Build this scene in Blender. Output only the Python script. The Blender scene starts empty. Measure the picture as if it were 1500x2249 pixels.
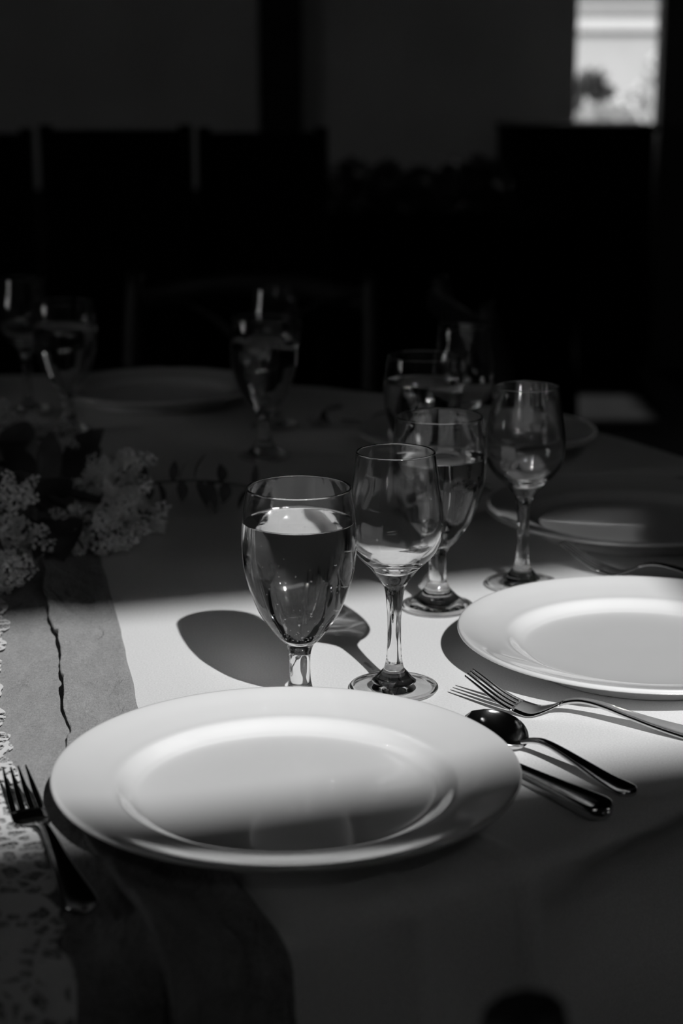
import bpy, bmesh, math, random
from mathutils import Vector, Matrix, noise

# ------------------------------------------------------------------ camera, sky, sun, exposure
sc = bpy.context.scene
col = sc.collection
random.seed(7)
PI = math.pi
FPX, PITCH, CAMH, T = 3850.0, math.radians(14.0), 0.4444, 0.75   # focal length in pixels, tilt, lens height above the table top, table height

cam_d = bpy.data.cameras.new('camera')
cam = bpy.data.objects.new('camera', cam_d)
col.objects.link(cam)
cam.location = (0, 0, T + CAMH)
cam.rotation_euler = (PI / 2 - PITCH, 0, 0)
cam_d.sensor_fit = 'VERTICAL'
cam_d.sensor_height = 36.0
cam_d.lens = FPX / 2249 * 36
cam_d.clip_start = 0.02
cam_d.dof.use_dof = True
cam_d.dof.focus_distance = 1.27
cam_d.dof.aperture_fstop = 5.4
cam_d.dof.aperture_blades = 0
sc.camera = cam

world = bpy.data.worlds.new('sky')
sc.world = world
world.use_nodes = True
bg = world.node_tree.nodes['Background']
bg.inputs['Color'].default_value = (0.75, 0.75, 0.75, 1)
bg.inputs['Strength'].default_value = 2.9

SUN_EL = math.radians(36.0)
SAZ = Vector((-0.3107, 0.9505, 0))                        # the way the sunlight travels over the floor
SACROSS = Vector((0.9505, 0.3107, 0))
sun_d = bpy.data.lights.new('sun', 'SUN')
sun_d.energy = 4.3
sun_d.angle = math.radians(0.53)
sun = bpy.data.objects.new('sun', sun_d)
col.objects.link(sun)
ldir = Vector((SAZ.x * math.cos(SUN_EL), SAZ.y * math.cos(SUN_EL), -math.sin(SUN_EL)))
sun.rotation_euler = ldir.to_track_quat('-Z', 'Y').to_euler()
sun.location = (3, -9, 8)
sun_d.cycles.is_caustics_light = True

sc.view_settings.view_transform = 'Standard'
sc.view_settings.look = 'None'
sc.view_settings.exposure = 0.0
sc.view_settings.gamma = 1.0
sc.view_settings.use_curve_mapping = False
cy = sc.cycles
cy.max_bounces = 20
cy.diffuse_bounces = 5
cy.glossy_bounces = 8
cy.transmission_bounces = 16
cy.transparent_max_bounces = 16
cy.sample_clamp_indirect = 100.0
cy.blur_glossy = 0.5
cy.use_denoising = True


# ------------------------------------------------------------------ helpers
def mat(name, base=0.5, rough=0.5, metal=0.0, coat=0.0, spec=0.5, noise_scale=None, noise_amt=0.1, bump=0.0, bump_scale=200.0, sheen=0.0):
    m = bpy.data.materials.new(name)
    m.use_nodes = True
    nt = m.node_tree
    b = nt.nodes['Principled BSDF']
    b.inputs['Base Color'].default_value = (base, base, base, 1)
    b.inputs['Roughness'].default_value = rough
    b.inputs['Metallic'].default_value = metal
    b.inputs['Coat Weight'].default_value = coat
    b.inputs['Coat Roughness'].default_value = 0.03
    b.inputs['Specular IOR Level'].default_value = spec
    b.inputs['Sheen Weight'].default_value = sheen
    tc = nt.nodes.new('ShaderNodeTexCoord')
    if noise_scale:
        n = nt.nodes.new('ShaderNodeTexNoise')
        n.inputs['Scale'].default_value = noise_scale
        n.inputs['Detail'].default_value = 4
        nt.links.new(tc.outputs['Object'], n.inputs['Vector'])
        r = nt.nodes.new('ShaderNodeValToRGB')
        lo, hi = max(0, base * (1 - noise_amt)), min(1, base * (1 + noise_amt))
        r.color_ramp.elements[0].position = 0.3
        r.color_ramp.elements[1].position = 0.7
        r.color_ramp.elements[0].color = (lo, lo, lo, 1)
        r.color_ramp.elements[1].color = (hi, hi, hi, 1)
        nt.links.new(n.outputs['Fac'], r.inputs['Fac'])
        nt.links.new(r.outputs['Color'], b.inputs['Base Color'])
    if bump:
        n2 = nt.nodes.new('ShaderNodeTexNoise')
        n2.inputs['Scale'].default_value = bump_scale
        n2.inputs['Detail'].default_value = 3
        nt.links.new(tc.outputs['Object'], n2.inputs['Vector'])
        bp = nt.nodes.new('ShaderNodeBump')
        bp.inputs['Strength'].default_value = bump
        bp.inputs['Distance'].default_value = 0.001
        nt.links.new(n2.outputs['Fac'], bp.inputs['Height'])
        nt.links.new(bp.outputs['Normal'], b.inputs['Normal'])
    return m


def glass_mat(name, ior):
    m = bpy.data.materials.new(name)
    m.use_nodes = True
    nt = m.node_tree
    nt.nodes.remove(nt.nodes['Principled BSDF'])
    g = nt.nodes.new('ShaderNodeBsdfGlass')
    g.inputs['IOR'].default_value = ior
    g.inputs['Roughness'].default_value = 0.05 if ior == 1.5 else 0.0
    g.inputs['Color'].default_value = (0.985, 0.985, 0.985, 1)
    nt.links.new(g.outputs['BSDF'], nt.nodes['Material Output'].inputs['Surface'])
    return m


def sheet_mat(name):
    """thin clear sheet: each face mirrors by Fresnel and lets the rest through undeviated"""
    m = bpy.data.materials.new(name)
    m.use_nodes = True
    nt = m.node_tree
    nt.nodes.remove(nt.nodes['Principled BSDF'])
    geo = nt.nodes.new('ShaderNodeNewGeometry')
    ior = nt.nodes.new('ShaderNodeMapRange')
    ior.inputs['To Min'].default_value = 1.5
    ior.inputs['To Max'].default_value = 1 / 1.5
    nt.links.new(geo.outputs['Backfacing'], ior.inputs['Value'])
    fr = nt.nodes.new('ShaderNodeFresnel')
    nt.links.new(ior.outputs['Result'], fr.inputs['IOR'])
    tr = nt.nodes.new('ShaderNodeBsdfTransparent')
    tr.inputs['Color'].default_value = (0.94, 0.94, 0.94, 1)
    gl = nt.nodes.new('ShaderNodeBsdfGlossy')
    gl.inputs['Roughness'].default_value = 0.0
    mx = nt.nodes.new('ShaderNodeMixShader')
    nt.links.new(fr.outputs['Fac'], mx.inputs['Fac'])
    nt.links.new(tr.outputs['BSDF'], mx.inputs[1])
    nt.links.new(gl.outputs['BSDF'], mx.inputs[2])
    nt.links.new(mx.outputs['Shader'], nt.nodes['Material Output'].inputs['Surface'])
    return m


M = {}
M['sheet'] = sheet_mat('clear_glass_sheet')
M['glass'] = glass_mat('clear_glass', 1.5)
M['water'] = glass_mat('water', 1.33)
M['glass_water'] = glass_mat('water_against_glass', 1.33 / 1.5)
M['bubble'] = glass_mat('air_bubble', 1 / 1.33)
M['china'] = mat('white_china', 0.72, 0.12, coat=0.6, noise_scale=30, noise_amt=0.01)
M['steel'] = mat('polished_steel', 0.62, 0.13, metal=1.0, noise_scale=90, noise_amt=0.08, bump=0.03, bump_scale=900)
M['wood_dark'] = mat('dark_wood', 0.018, 0.5, noise_scale=12, noise_amt=0.4)
M['black_paint'] = mat('black_lacquer', 0.006, 0.8, noise_scale=8, noise_amt=0.3, spec=0.05)
M['black_cloth'] = mat('black_cloth', 0.005, 1.0, noise_scale=40, noise_amt=0.2, spec=0.0)
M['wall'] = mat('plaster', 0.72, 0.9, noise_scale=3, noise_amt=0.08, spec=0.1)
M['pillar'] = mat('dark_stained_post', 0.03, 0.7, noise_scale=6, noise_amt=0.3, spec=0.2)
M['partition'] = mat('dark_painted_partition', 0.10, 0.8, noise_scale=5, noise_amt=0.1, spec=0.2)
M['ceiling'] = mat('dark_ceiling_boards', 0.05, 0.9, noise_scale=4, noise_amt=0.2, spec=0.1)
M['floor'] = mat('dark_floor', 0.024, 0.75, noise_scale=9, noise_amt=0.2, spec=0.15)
M['floret'] = mat('lilac_petals', 0.93, 0.7, noise_scale=150, noise_amt=0.3, spec=0.2)
M['leaf'] = mat('dark_leaf', 0.07, 0.5, noise_scale=60, noise_amt=0.3)
M['pale_leaf'] = mat('pale_leaf', 0.16, 0.6, noise_scale=60, noise_amt=0.2)
M['stem'] = mat('green_stem', 0.08, 0.7, noise_scale=80, noise_amt=0.2)
M['ground'] = mat('gravel', 0.20, 0.95, noise_scale=2.5, noise_amt=0.35, spec=0.1)
M['render'] = mat('white_render', 0.28, 0.9, noise_scale=1.5, noise_amt=0.06, spec=0.1)
M['render_white'] = mat('white_painted_band', 0.36, 0.9, noise_scale=1.5, noise_amt=0.06, spec=0.1)
M['render_grey'] = mat('grey_frieze', 0.15, 0.9, noise_scale=1.5, noise_amt=0.1, spec=0.1)
M['roofing'] = mat('roofing', 0.05, 0.9, noise_scale=5, noise_amt=0.2, spec=0.1)
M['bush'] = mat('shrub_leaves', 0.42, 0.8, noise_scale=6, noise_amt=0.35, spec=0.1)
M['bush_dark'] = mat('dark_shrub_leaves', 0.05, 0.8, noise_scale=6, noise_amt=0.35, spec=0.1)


def cloth_mat():
    m = mat('white_satin_cloth', 0.74, 0.65, spec=0.25, sheen=0.15)
    nt = m.node_tree
    b = nt.nodes['Principled BSDF']
    tc = nt.nodes['Texture Coordinate']
    fine = nt.nodes.new('ShaderNodeTexNoise')
    fine.inputs['Scale'].default_value = 700
    fine.inputs['Detail'].default_value = 2
    nt.links.new(tc.outputs['Object'], fine.inputs['Vector'])
    ramp = nt.nodes.new('ShaderNodeMapRange')
    ramp.inputs['From Min'].default_value = 0.3
    ramp.inputs['From Max'].default_value = 0.7
    ramp.inputs['To Min'].default_value = 0.67
    ramp.inputs['To Max'].default_value = 0.79
    nt.links.new(fine.outputs['Fac'], ramp.inputs['Value'])
    nt.links.new(ramp.outputs['Result'], b.inputs['Base Color'])
    bp = nt.nodes.new('ShaderNodeBump')
    bp.inputs['Strength'].default_value = 0.12
    bp.inputs['Distance'].default_value = 0.0006
    nt.links.new(fine.outputs['Fac'], bp.inputs['Height'])
    nt.links.new(bp.outputs['Normal'], b.inputs['Normal'])
    return m


def gauze_mat():
    m = mat('grey_gauze', 0.27, 0.95, spec=0.1, sheen=0.2)
    nt = m.node_tree
    b = nt.nodes['Principled BSDF']
    tc = nt.nodes['Texture Coordinate']

    def fibre(sx, sy, scale, detail, rot):
        mp = nt.nodes.new('ShaderNodeMapping')
        mp.inputs['Scale'].default_value = (sx, sy, 1)
        mp.inputs['Rotation'].default_value = (0, 0, rot)
        nt.links.new(tc.outputs['Object'], mp.inputs['Vector'])
        n = nt.nodes.new('ShaderNodeTexNoise')
        n.inputs['Scale'].default_value = scale
        n.inputs['Detail'].default_value = detail
        n.inputs['Roughness'].default_value = 0.65
        nt.links.new(mp.outputs['Vector'], n.inputs['Vector'])
        return n.outputs['Fac']

    def mad(a, k, c):
        n = nt.nodes.new('ShaderNodeMath')
        n.operation = 'MULTIPLY_ADD'
        nt.links.new(a, n.inputs[0])
        n.inputs[1].default_value = k
        if isinstance(c, float): n.inputs[2].default_value = c
        else: nt.links.new(c, n.inputs[2])
        return n.outputs[0]
    warp, weft = fibre(1, 0.25, 1100, 2, 0.1), fibre(0.25, 1, 1100, 2, 0.1)
    wrinkle = fibre(1, 0.3, 75, 6, 0.25)
    weave = mad(warp, 0.5, mad(weft, 0.5, 0.0))
    tone = mad(weave, 0.8, mad(wrinkle, 0.35, 0.0))
    mr = nt.nodes.new('ShaderNodeMapRange')
    mr.inputs['From Min'].default_value = 0.40
    mr.inputs['From Max'].default_value = 0.75
    mr.inputs['To Min'].default_value = 0.13
    mr.inputs['To Max'].default_value = 0.34
    nt.links.new(tone, mr.inputs['Value'])
    nt.links.new(mr.outputs['Result'], b.inputs['Base Color'])
    bp = nt.nodes.new('ShaderNodeBump')
    bp.inputs['Strength'].default_value = 0.8
    bp.inputs['Distance'].default_value = 0.012
    nt.links.new(mad(weave, 0.12, wrinkle), bp.inputs['Height'])
    nt.links.new(bp.outputs['Normal'], b.inputs['Normal'])
    return m


def lace_mat():
    m = mat('ivory_lace', 0.66, 0.8, spec=0.1)
    nt = m.node_tree
    b = nt.nodes['Principled BSDF']
    out = nt.nodes['Material Output']
    tc = nt.nodes['Texture Coordinate']
    v = nt.nodes.new('ShaderNodeTexVoronoi')
    v.feature = 'DISTANCE_TO_EDGE'
    v.inputs['Scale'].default_value = 85
    v2 = nt.nodes.new('ShaderNodeTexVoronoi')
    v2.inputs['Scale'].default_value = 26
    v3 = nt.nodes.new('ShaderNodeTexVoronoi')
    v3.feature = 'DISTANCE_TO_EDGE'
    v3.inputs['Scale'].default_value = 300
    for q in (v, v2, v3):
        nt.links.new(tc.outputs['Object'], q.inputs['Vector'])
    lt = nt.nodes.new('ShaderNodeMath')
    lt.operation = 'LESS_THAN'
    lt.inputs[1].default_value = 0.13
    nt.links.new(v.outputs['Distance'], lt.inputs[0])
    petal = nt.nodes.new('ShaderNodeMath')
    petal.operation = 'LESS_THAN'
    petal.inputs[1].default_value = 0.36
    nt.links.new(v2.outputs['Distance'], petal.inputs[0])
    net = nt.nodes.new('ShaderNodeMath')
    net.operation = 'LESS_THAN'
    net.inputs[1].default_value = 0.055
    nt.links.new(v3.outputs['Distance'], net.inputs[0])
    mx = nt.nodes.new('ShaderNodeMath')
    mx.operation = 'MAXIMUM'
    nt.links.new(lt.outputs[0], mx.inputs[0])
    nt.links.new(petal.outputs[0], mx.inputs[1])
    mx2 = nt.nodes.new('ShaderNodeMath')
    mx2.operation = 'MAXIMUM'
    nt.links.new(mx.outputs[0], mx2.inputs[0])
    nt.links.new(net.outputs[0], mx2.inputs[1])
    bp = nt.nodes.new('ShaderNodeBump')
    bp.inputs['Strength'].default_value = 0.7
    bp.inputs['Distance'].default_value = 0.001
    nt.links.new(v.outputs['Distance'], bp.inputs['Height'])
    nt.links.new(bp.outputs['Normal'], b.inputs['Normal'])
    nt.links.new(mx2.outputs[0], b.inputs['Alpha'])
    return m


M['cloth'] = cloth_mat()
M['gauze'] = gauze_mat()
M['lace'] = lace_mat()


def tag(o, label=None, cat=None, group=None, kind=None):
    if label: o['label'] = label
    if cat: o['category'] = cat
    if group: o['group'] = group
    if kind: o['kind'] = kind
    return o


def empty(name, loc, rz=0.0):
    o = bpy.data.objects.new(name, None)
    o.empty_display_size = 0.05
    o.location = loc
    o.rotation_euler = (0, 0, rz)
    col.objects.link(o)
    return o


def link_mesh(name, me, m, parent=None, smooth=True):
    o = bpy.data.objects.new(name, me)
    if m: me.materials.append(m)
    if smooth and len(me.polygons): me.polygons.foreach_set('use_smooth', [True] * len(me.polygons))
    col.objects.link(o)
    if parent: o.parent = parent
    return o


def pydata(name, verts, faces, m, parent=None, smooth=True):
    me = bpy.data.meshes.new(name)
    me.from_pydata([tuple(v) for v in verts], [], faces)
    me.update()
    return link_mesh(name, me, m, parent, smooth)


def from_bm(name, bm, m, parent=None, smooth=False):
    me = bpy.data.meshes.new(name)
    bmesh.ops.recalc_face_normals(bm, faces=bm.faces)
    bm.to_mesh(me)
    bm.free()
    return link_mesh(name, me, m, parent, smooth)


def box_bm(bm, c, s, rz=0.0, bevel=0.0):
    r = bmesh.ops.create_cube(bm, size=1.0)
    mx = Matrix.Translation(c) @ Matrix.Rotation(rz, 4, 'Z') @ Matrix.Diagonal((s[0], s[1], s[2], 1))
    bmesh.ops.transform(bm, matrix=mx, verts=r['verts'])
    if bevel:
        es = list({e for v in r['verts'] for e in v.link_edges})
        bmesh.ops.bevel(bm, geom=es, offset=bevel, segments=2, affect='EDGES', profile=0.5)


def box(name, c, s, m, parent=None, rz=0.0, bevel=0.0):
    bm = bmesh.new()
    box_bm(bm, c, s, rz, bevel)
    return from_bm(name, bm, m, parent)


def catmull(pts, sub):
    out = []
    n = len(pts)
    for i in range(n - 1):
        p0, p1, p2, p3 = (Vector(pts[max(i - 1, 0)]), Vector(pts[i]), Vector(pts[i + 1]), Vector(pts[min(i + 2, n - 1)]))
        for k in range(sub):
            t = k / sub
            out.append(0.5 * ((2 * p1) + (p2 - p0) * t + (2 * p0 - 5 * p1 + 4 * p2 - p3) * t * t + (3 * p1 - p0 - 3 * p2 + p3) * t ** 3))
    out.append(Vector(pts[-1]))
    return out


def tube_bm(bm, pts, radii, seg=10, flat=(1, 1)):
    pts = [Vector(p) for p in pts]
    if not isinstance(radii, (list, tuple)): radii = [radii] * len(pts)
    rings = []
    up = Vector((0, 0, 1))
    for i, p in enumerate(pts):
        d = (pts[min(i + 1, len(pts) - 1)] - pts[max(i - 1, 0)]).normalized()
        ref = up if abs(d.z) < 0.95 else Vector((0, 1, 0))
        a = d.cross(ref).normalized()
        b = a.cross(d).normalized()
        rings.append([bm.verts.new(p + radii[i] * (math.cos(2 * PI * k / seg) * a * flat[0] + math.sin(2 * PI * k / seg) * b * flat[1])) for k in range(seg)])
    for r0, r1 in zip(rings, rings[1:]):
        for k in range(seg):
            bm.faces.new((r0[k], r0[(k + 1) % seg], r1[(k + 1) % seg], r1[k]))
    bm.faces.new(rings[0][::-1])
    bm.faces.new(rings[-1])


def tube(name, pts, radii, m, parent=None, seg=10, flat=(1, 1)):
    bm = bmesh.new()
    tube_bm(bm, pts, radii, seg, flat)
    return from_bm(name, bm, m, parent, True)


def lathe_mesh(name, prof, normals, seg=96):
    """prof: (r, z) pairs; one pole vertex where r is 0; analytic normals keep the joins between parts smooth"""
    verts, nrm, faces, rows = [], [], [], []
    for (r, z), (nr, nz) in zip(prof, normals):
        if r < 1e-6:
            rows.append([len(verts)])
            verts.append((0, 0, z))
            nrm.append((0, 0, 1 if nz > 0 else -1))
        else:
            rows.append(list(range(len(verts), len(verts) + seg)))
            for k in range(seg):
                a = 2 * PI * k / seg
                verts.append((r * math.cos(a), r * math.sin(a), z))
                nrm.append((nr * math.cos(a), nr * math.sin(a), nz))
    for a, b in zip(rows, rows[1:]):
        for k in range(seg):
            k2 = (k + 1) % seg
            if len(a) == 1 and len(b) == 1: continue
            if len(a) == 1: faces.append((a[0], b[k2], b[k]))
            elif len(b) == 1: faces.append((a[k], a[k2], b[0]))
            else: faces.append((a[k], a[k2], b[k2], b[k]))
    me = bpy.data.meshes.new(name)
    me.from_pydata(verts, [], faces)
    me.update()
    me.polygons.foreach_set('use_smooth', [True] * len(me.polygons))
    me.normals_split_custom_set_from_vertices(nrm)
    return me


def prof_normals(prof):
    out = []
    n = len(prof)
    for i in range(n):
        a, b = prof[max(i - 1, 0)], prof[min(i + 1, n - 1)]
        dr, dz = b[0] - a[0], b[1] - a[1]
        l = math.hypot(dr, dz) or 1
        out.append((dz / l, -dr / l))
    return out


def at(px, py, y):
    """the point of the place seen at a pixel of the photograph, y metres in front of the lens, height above the table"""
    u, v = (px - 750) / FPX, (1124.5 - py) / FPX
    c, s = math.cos(PITCH), math.sin(PITCH)
    t = y / (c + v * s)
    return Vector((u * t, y, T + CAMH + (-s + v * c) * t))


def lerp_table(tab, x):
    tab = sorted(tab)
    if x <= tab[0][0]:
        (x0, v0), (x1, v1) = tab[0], tab[1]
    elif x >= tab[-1][0]:
        (x0, v0), (x1, v1) = tab[-2], tab[-1]
    else:
        for (x0, v0), (x1, v1) in zip(tab, tab[1:]):
            if x0 <= x <= x1: break
    return v0 + (v1 - v0) * (x - x0) / (x1 - x0)


def copy_tree(o, parent=None):
    c = o.copy()
    col.objects.link(c)
    if parent: c.parent = parent
    for ch in [k for k in o.children]: copy_tree(ch, c)
    return c


# ------------------------------------------------------------------ the room
HGT = 4.45
NW = -3.0                                             # rear wall: distance along the sun's way


def struct(o):
    o['kind'] = 'structure'
    return o


struct(box('floor', (-0.5, 0.8, -0.05), (10.4, 15, 0.1), M['floor']))
# back wall with its window opening
WY = 7.6
WX0, WX1 = 0.985, 1.9
WZ0, WZ1 = 0.95, 2.31
bm = bmesh.new()
box_bm(bm, ((-5.2 + WX0) / 2, WY + 0.1, HGT / 2), (WX0 + 5.2, 0.2, HGT))
box_bm(bm, ((WX1 + 4.2) / 2, WY + 0.1, HGT / 2), (4.2 - WX1, 0.2, HGT))
box_bm(bm, ((WX0 + WX1) / 2, WY + 0.1, WZ0 / 2), (WX1 - WX0, 0.2, WZ0))
box_bm(bm, ((WX0 + WX1) / 2, WY + 0.1, (WZ1 + HGT) / 2), (WX1 - WX0, 0.2, HGT - WZ1))
struct(from_bm('wall_back', bm, M['wall']))
w = struct(box('window_1', ((WX0 + WX1) / 2, WY + 0.1, WZ0 - 0.02), (WX1 - WX0 + 0.1, 0.26, 0.04), M['pillar'], bevel=0.005))
box('window_frame', (WX0 - 0.02, WY + 0.05, (WZ0 + WZ1) / 2), (0.04, 0.12, WZ1 - WZ0), M['wall'], w)
box('window_frame', (WX1 + 0.02, WY + 0.05, (WZ0 + WZ1) / 2), (0.04, 0.12, WZ1 - WZ0), M['wall'], w)
box('window_frame', ((WX0 + WX1) / 2, WY + 0.05, WZ1 + 0.02), (WX1 - WX0 + 0.08, 0.12, 0.04), M['wall'], w)
struct(box('trim_1', (-0.253, WY - 0.06, HGT / 2), (0.178, 0.12, HGT), M['pillar'], bevel=0.008))
struct(box('trim_2', (-2.05, WY - 0.01, 0.36), (6.0, 0.02, 0.72), M['pillar'], bevel=0.004))
struct(box('baseboard_back', (-0.5, WY - 0.012, 0.07), (9, 0.05, 0.14), M['pillar']))


def side_wall(name, x, y0, y1, z0, z1):
    bm = bmesh.new()
    ya, yb = -6.7, 8.0
    box_bm(bm, (x, (ya + y0) / 2, HGT / 2), (0.2, y0 - ya, HGT))
    box_bm(bm, (x, (y1 + yb) / 2, HGT / 2), (0.2, yb - y1, HGT))
    box_bm(bm, (x, (y0 + y1) / 2, z0 / 2), (0.2, y1 - y0, z0))
    box_bm(bm, (x, (y0 + y1) / 2, (z1 + HGT) / 2), (0.2, y1 - y0, HGT - z1))
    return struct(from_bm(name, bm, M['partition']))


side_wall('wall_left', -5.2, 0.1, 1.75, 1.35, 2.25)  # unseen window opening added in each side wall to raise the ambient light
side_wall('wall_right', 4.2, 0.0, 0.32, 1.35, 2.15)
struct(box('wall_partition', (2.78, 7.3, HGT / 2), (3.0, 0.16, HGT), M['partition'], bevel=0.01))


def na(n, w, z):
    p = SAZ * n + SACROSS * w
    return (p.x, p.y, z)


RZ = math.atan2(SACROSS.y, SACROSS.x)
tE = math.tan(SUN_EL)
OZ0, OZ1 = T + (0.95 - NW) * tE, T + (1.44 - NW) * tE
OW0, OW1 = -1.3, 0.715
bm = bmesh.new()
box_bm(bm, na(NW, (OW0 - 7) / 2, HGT / 2), (OW0 + 7, 0.06, HGT), RZ)
box_bm(bm, na(NW, (OW1 + 7) / 2, HGT / 2), (7 - OW1, 0.06, HGT), RZ)
box_bm(bm, na(NW, (OW0 + OW1) / 2, OZ0 / 2), (OW1 - OW0, 0.06, OZ0), RZ)
box_bm(bm, na(NW, (OW0 + OW1) / 2, (OZ1 + HGT) / 2), (OW1 - OW0, 0.06, HGT - OZ1), RZ)
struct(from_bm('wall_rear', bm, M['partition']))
# ceiling; its unseen roof opening is added to put sun on the far floor
f0, f1 = at(1225, 868, 5.75), at(1470, 930, 5.2)


def floor_hit(px, py):
    u, v = (px - 750) / FPX, (1124.5 - py) / FPX
    c, s = math.cos(PITCH), math.sin(PITCH)
    t = (T + CAMH) / (s - v * c)
    return Vector((u * t, (c + v * s) * t, 0))


fa, fb = floor_hit(1150, 930), floor_hit(1398, 868)
up = (HGT / tE)
sx0, sx1 = fa.x - SAZ.x * up, fb.x - SAZ.x * up
sy0, sy1 = fa.y - SAZ.y * up, fb.y - SAZ.y * up
bm = bmesh.new()
def rear_y(x):
    w = (x - SAZ.x * NW) / SACROSS.x
    return SAZ.y * NW + SACROSS.y * w


for (x0, x1, y0, y1) in ((-5.3, sx0, None, 7.8), (sx1, 4.3, None, 7.8), (sx0, sx1, None, sy0), (sx0, sx1, sy1, 7.8)):
    ya, yb = (rear_y(x0), rear_y(x1)) if y0 is None else (y0, y0)
    lo = [bm.verts.new((x, y, HGT)) for x, y in ((x0, ya), (x1, yb), (x1, y1), (x0, y1))]
    hi = [bm.verts.new((v.co.x, v.co.y, HGT + 0.06)) for v in lo]
    bm.faces.new(lo[::-1])
    bm.faces.new(hi)
    for i in range(4): bm.faces.new((lo[i], lo[(i + 1) % 4], hi[(i + 1) % 4], hi[i]))
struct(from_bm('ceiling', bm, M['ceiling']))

# ------------------------------------------------------------------ outdoors, seen through the window
struct(tag(box('ground', (0, 20, -0.17), (120, 100, 0.1), M['ground'])))
hb = empty('house', (6.5, 24, -0.07))
tag(hb, 'sunlit pale rendered building outside the window at upper right', 'building')
box('wall', (0, 0, 1.2), (14, 4, 2.4), M['render'], hb)
bm = bmesh.new()
box_bm(bm, (0, 0, 0), (15, 7.4, 0.14))
bmesh.ops.rotate(bm, cent=(0, 0, 0), matrix=Matrix.Rotation(math.radians(42), 3, 'X'), verts=bm.verts)
bmesh.ops.translate(bm, vec=(0, 0.72, 4.82), verts=bm.verts)
from_bm('roof', bm, M['roofing'], hb)
box('band', (0, -2.03, 1.85), (14, 0.14, 0.15), M['render_white'], hb, bevel=0.02)
box('frieze', (0, -2.02, 1.985), (14, 0.10, 0.11), M['render_grey'], hb, bevel=0.01)
box('eave', (0, -2.06, 2.30), (14.6, 0.26, 0.10), M['roofing'], hb, bevel=0.02)
box('plinth', (0, -2.05, 0.35), (14, 0.2, 0.7), M['ground'], hb, bevel=0.02)


def shrub(loc, sx, sz, m, label, n, seed):
    rnd = random.Random(seed)
    vs, fs = [], []
    for _ in range(n):
        while True:
            d = Vector((rnd.uniform(-1, 1), rnd.uniform(-1, 1), rnd.uniform(-1, 1)))
            if 0.5 < d.length < 1: break
        p = Vector((d.x * sx, d.y * sx, (d.z + 1) * sz))
        a = Vector((rnd.gauss(0, 1), rnd.gauss(0, 1), rnd.gauss(0, 1))).normalized() * 0.11
        b = a.cross(Vector((rnd.gauss(0, 1), rnd.gauss(0, 1), rnd.gauss(0, 1)))).normalized() * 0.06
        k = len(vs)
        vs += [p - a, p + b, p + a, p - b]
        fs.append((k, k + 1, k + 2, k + 3))
    r = empty('shrub', loc)
    tag(r, label, 'shrub')
    pydata('foliage', vs, fs, m, r, False)
    tube('stem', [(0, 0, 0), (0, 0, sz * 1.4)], [0.05, 0.02], M['stem'], r, 6)
    return r


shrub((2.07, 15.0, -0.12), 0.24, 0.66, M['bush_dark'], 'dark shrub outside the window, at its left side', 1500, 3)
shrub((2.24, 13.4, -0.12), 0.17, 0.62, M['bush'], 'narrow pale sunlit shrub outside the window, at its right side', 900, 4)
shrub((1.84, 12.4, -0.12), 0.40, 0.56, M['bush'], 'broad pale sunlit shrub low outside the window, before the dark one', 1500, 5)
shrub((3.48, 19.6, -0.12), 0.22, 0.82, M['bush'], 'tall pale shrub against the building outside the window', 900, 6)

# ------------------------------------------------------------------ the table and its cloth
TC, TR = Vector((-0.47, 1.70, 0)), 0.957       # the cloth's edge; the top inside is a little smaller
tb = empty('round_table', (TC.x, TC.y, 0))
tag(tb, 'round banquet table under the white cloth', 'table')
me = lathe_mesh('tabletop', [(0, T - 0.045), (TR - 0.062, T - 0.045), (TR - 0.056, T - 0.03), (TR - 0.058, T - 0.0045), (0, T - 0.0045)], prof_normals([(0, 0), (1, 0), (1, 1), (0.99, 2), (0, 2)]), 64)
link_mesh('tabletop', me, M['wood_dark'], tb, False)
for sx in (-1, 1):
    for sy in (-1, 1):
        tube('leg', [(sx * 0.5, sy * 0.5, T - 0.05), (sx * 0.55, sy * 0.55, 0)], 0.02, M['steel'], tb, 8)

RIDGES = [-179, -168, -159, -149, -138, -128, -119, -110, -101, -92, -84, -76, -68, -57.85, -53.1, -44, -35, -26, -18, -8, 2, 12, 21, 30, 40, 52, 61, 70, 81, 90, 101, 112, 122, 131, 142, 152, 163, 172, 181]


def fold(deg):
    for a, b in zip(RIDGES, RIDGES[1:]):
        if a <= deg <= b:
            u = (deg - a) / (b - a)
            return abs(2 * u - 1) ** 0.9
    return 0.5


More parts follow.
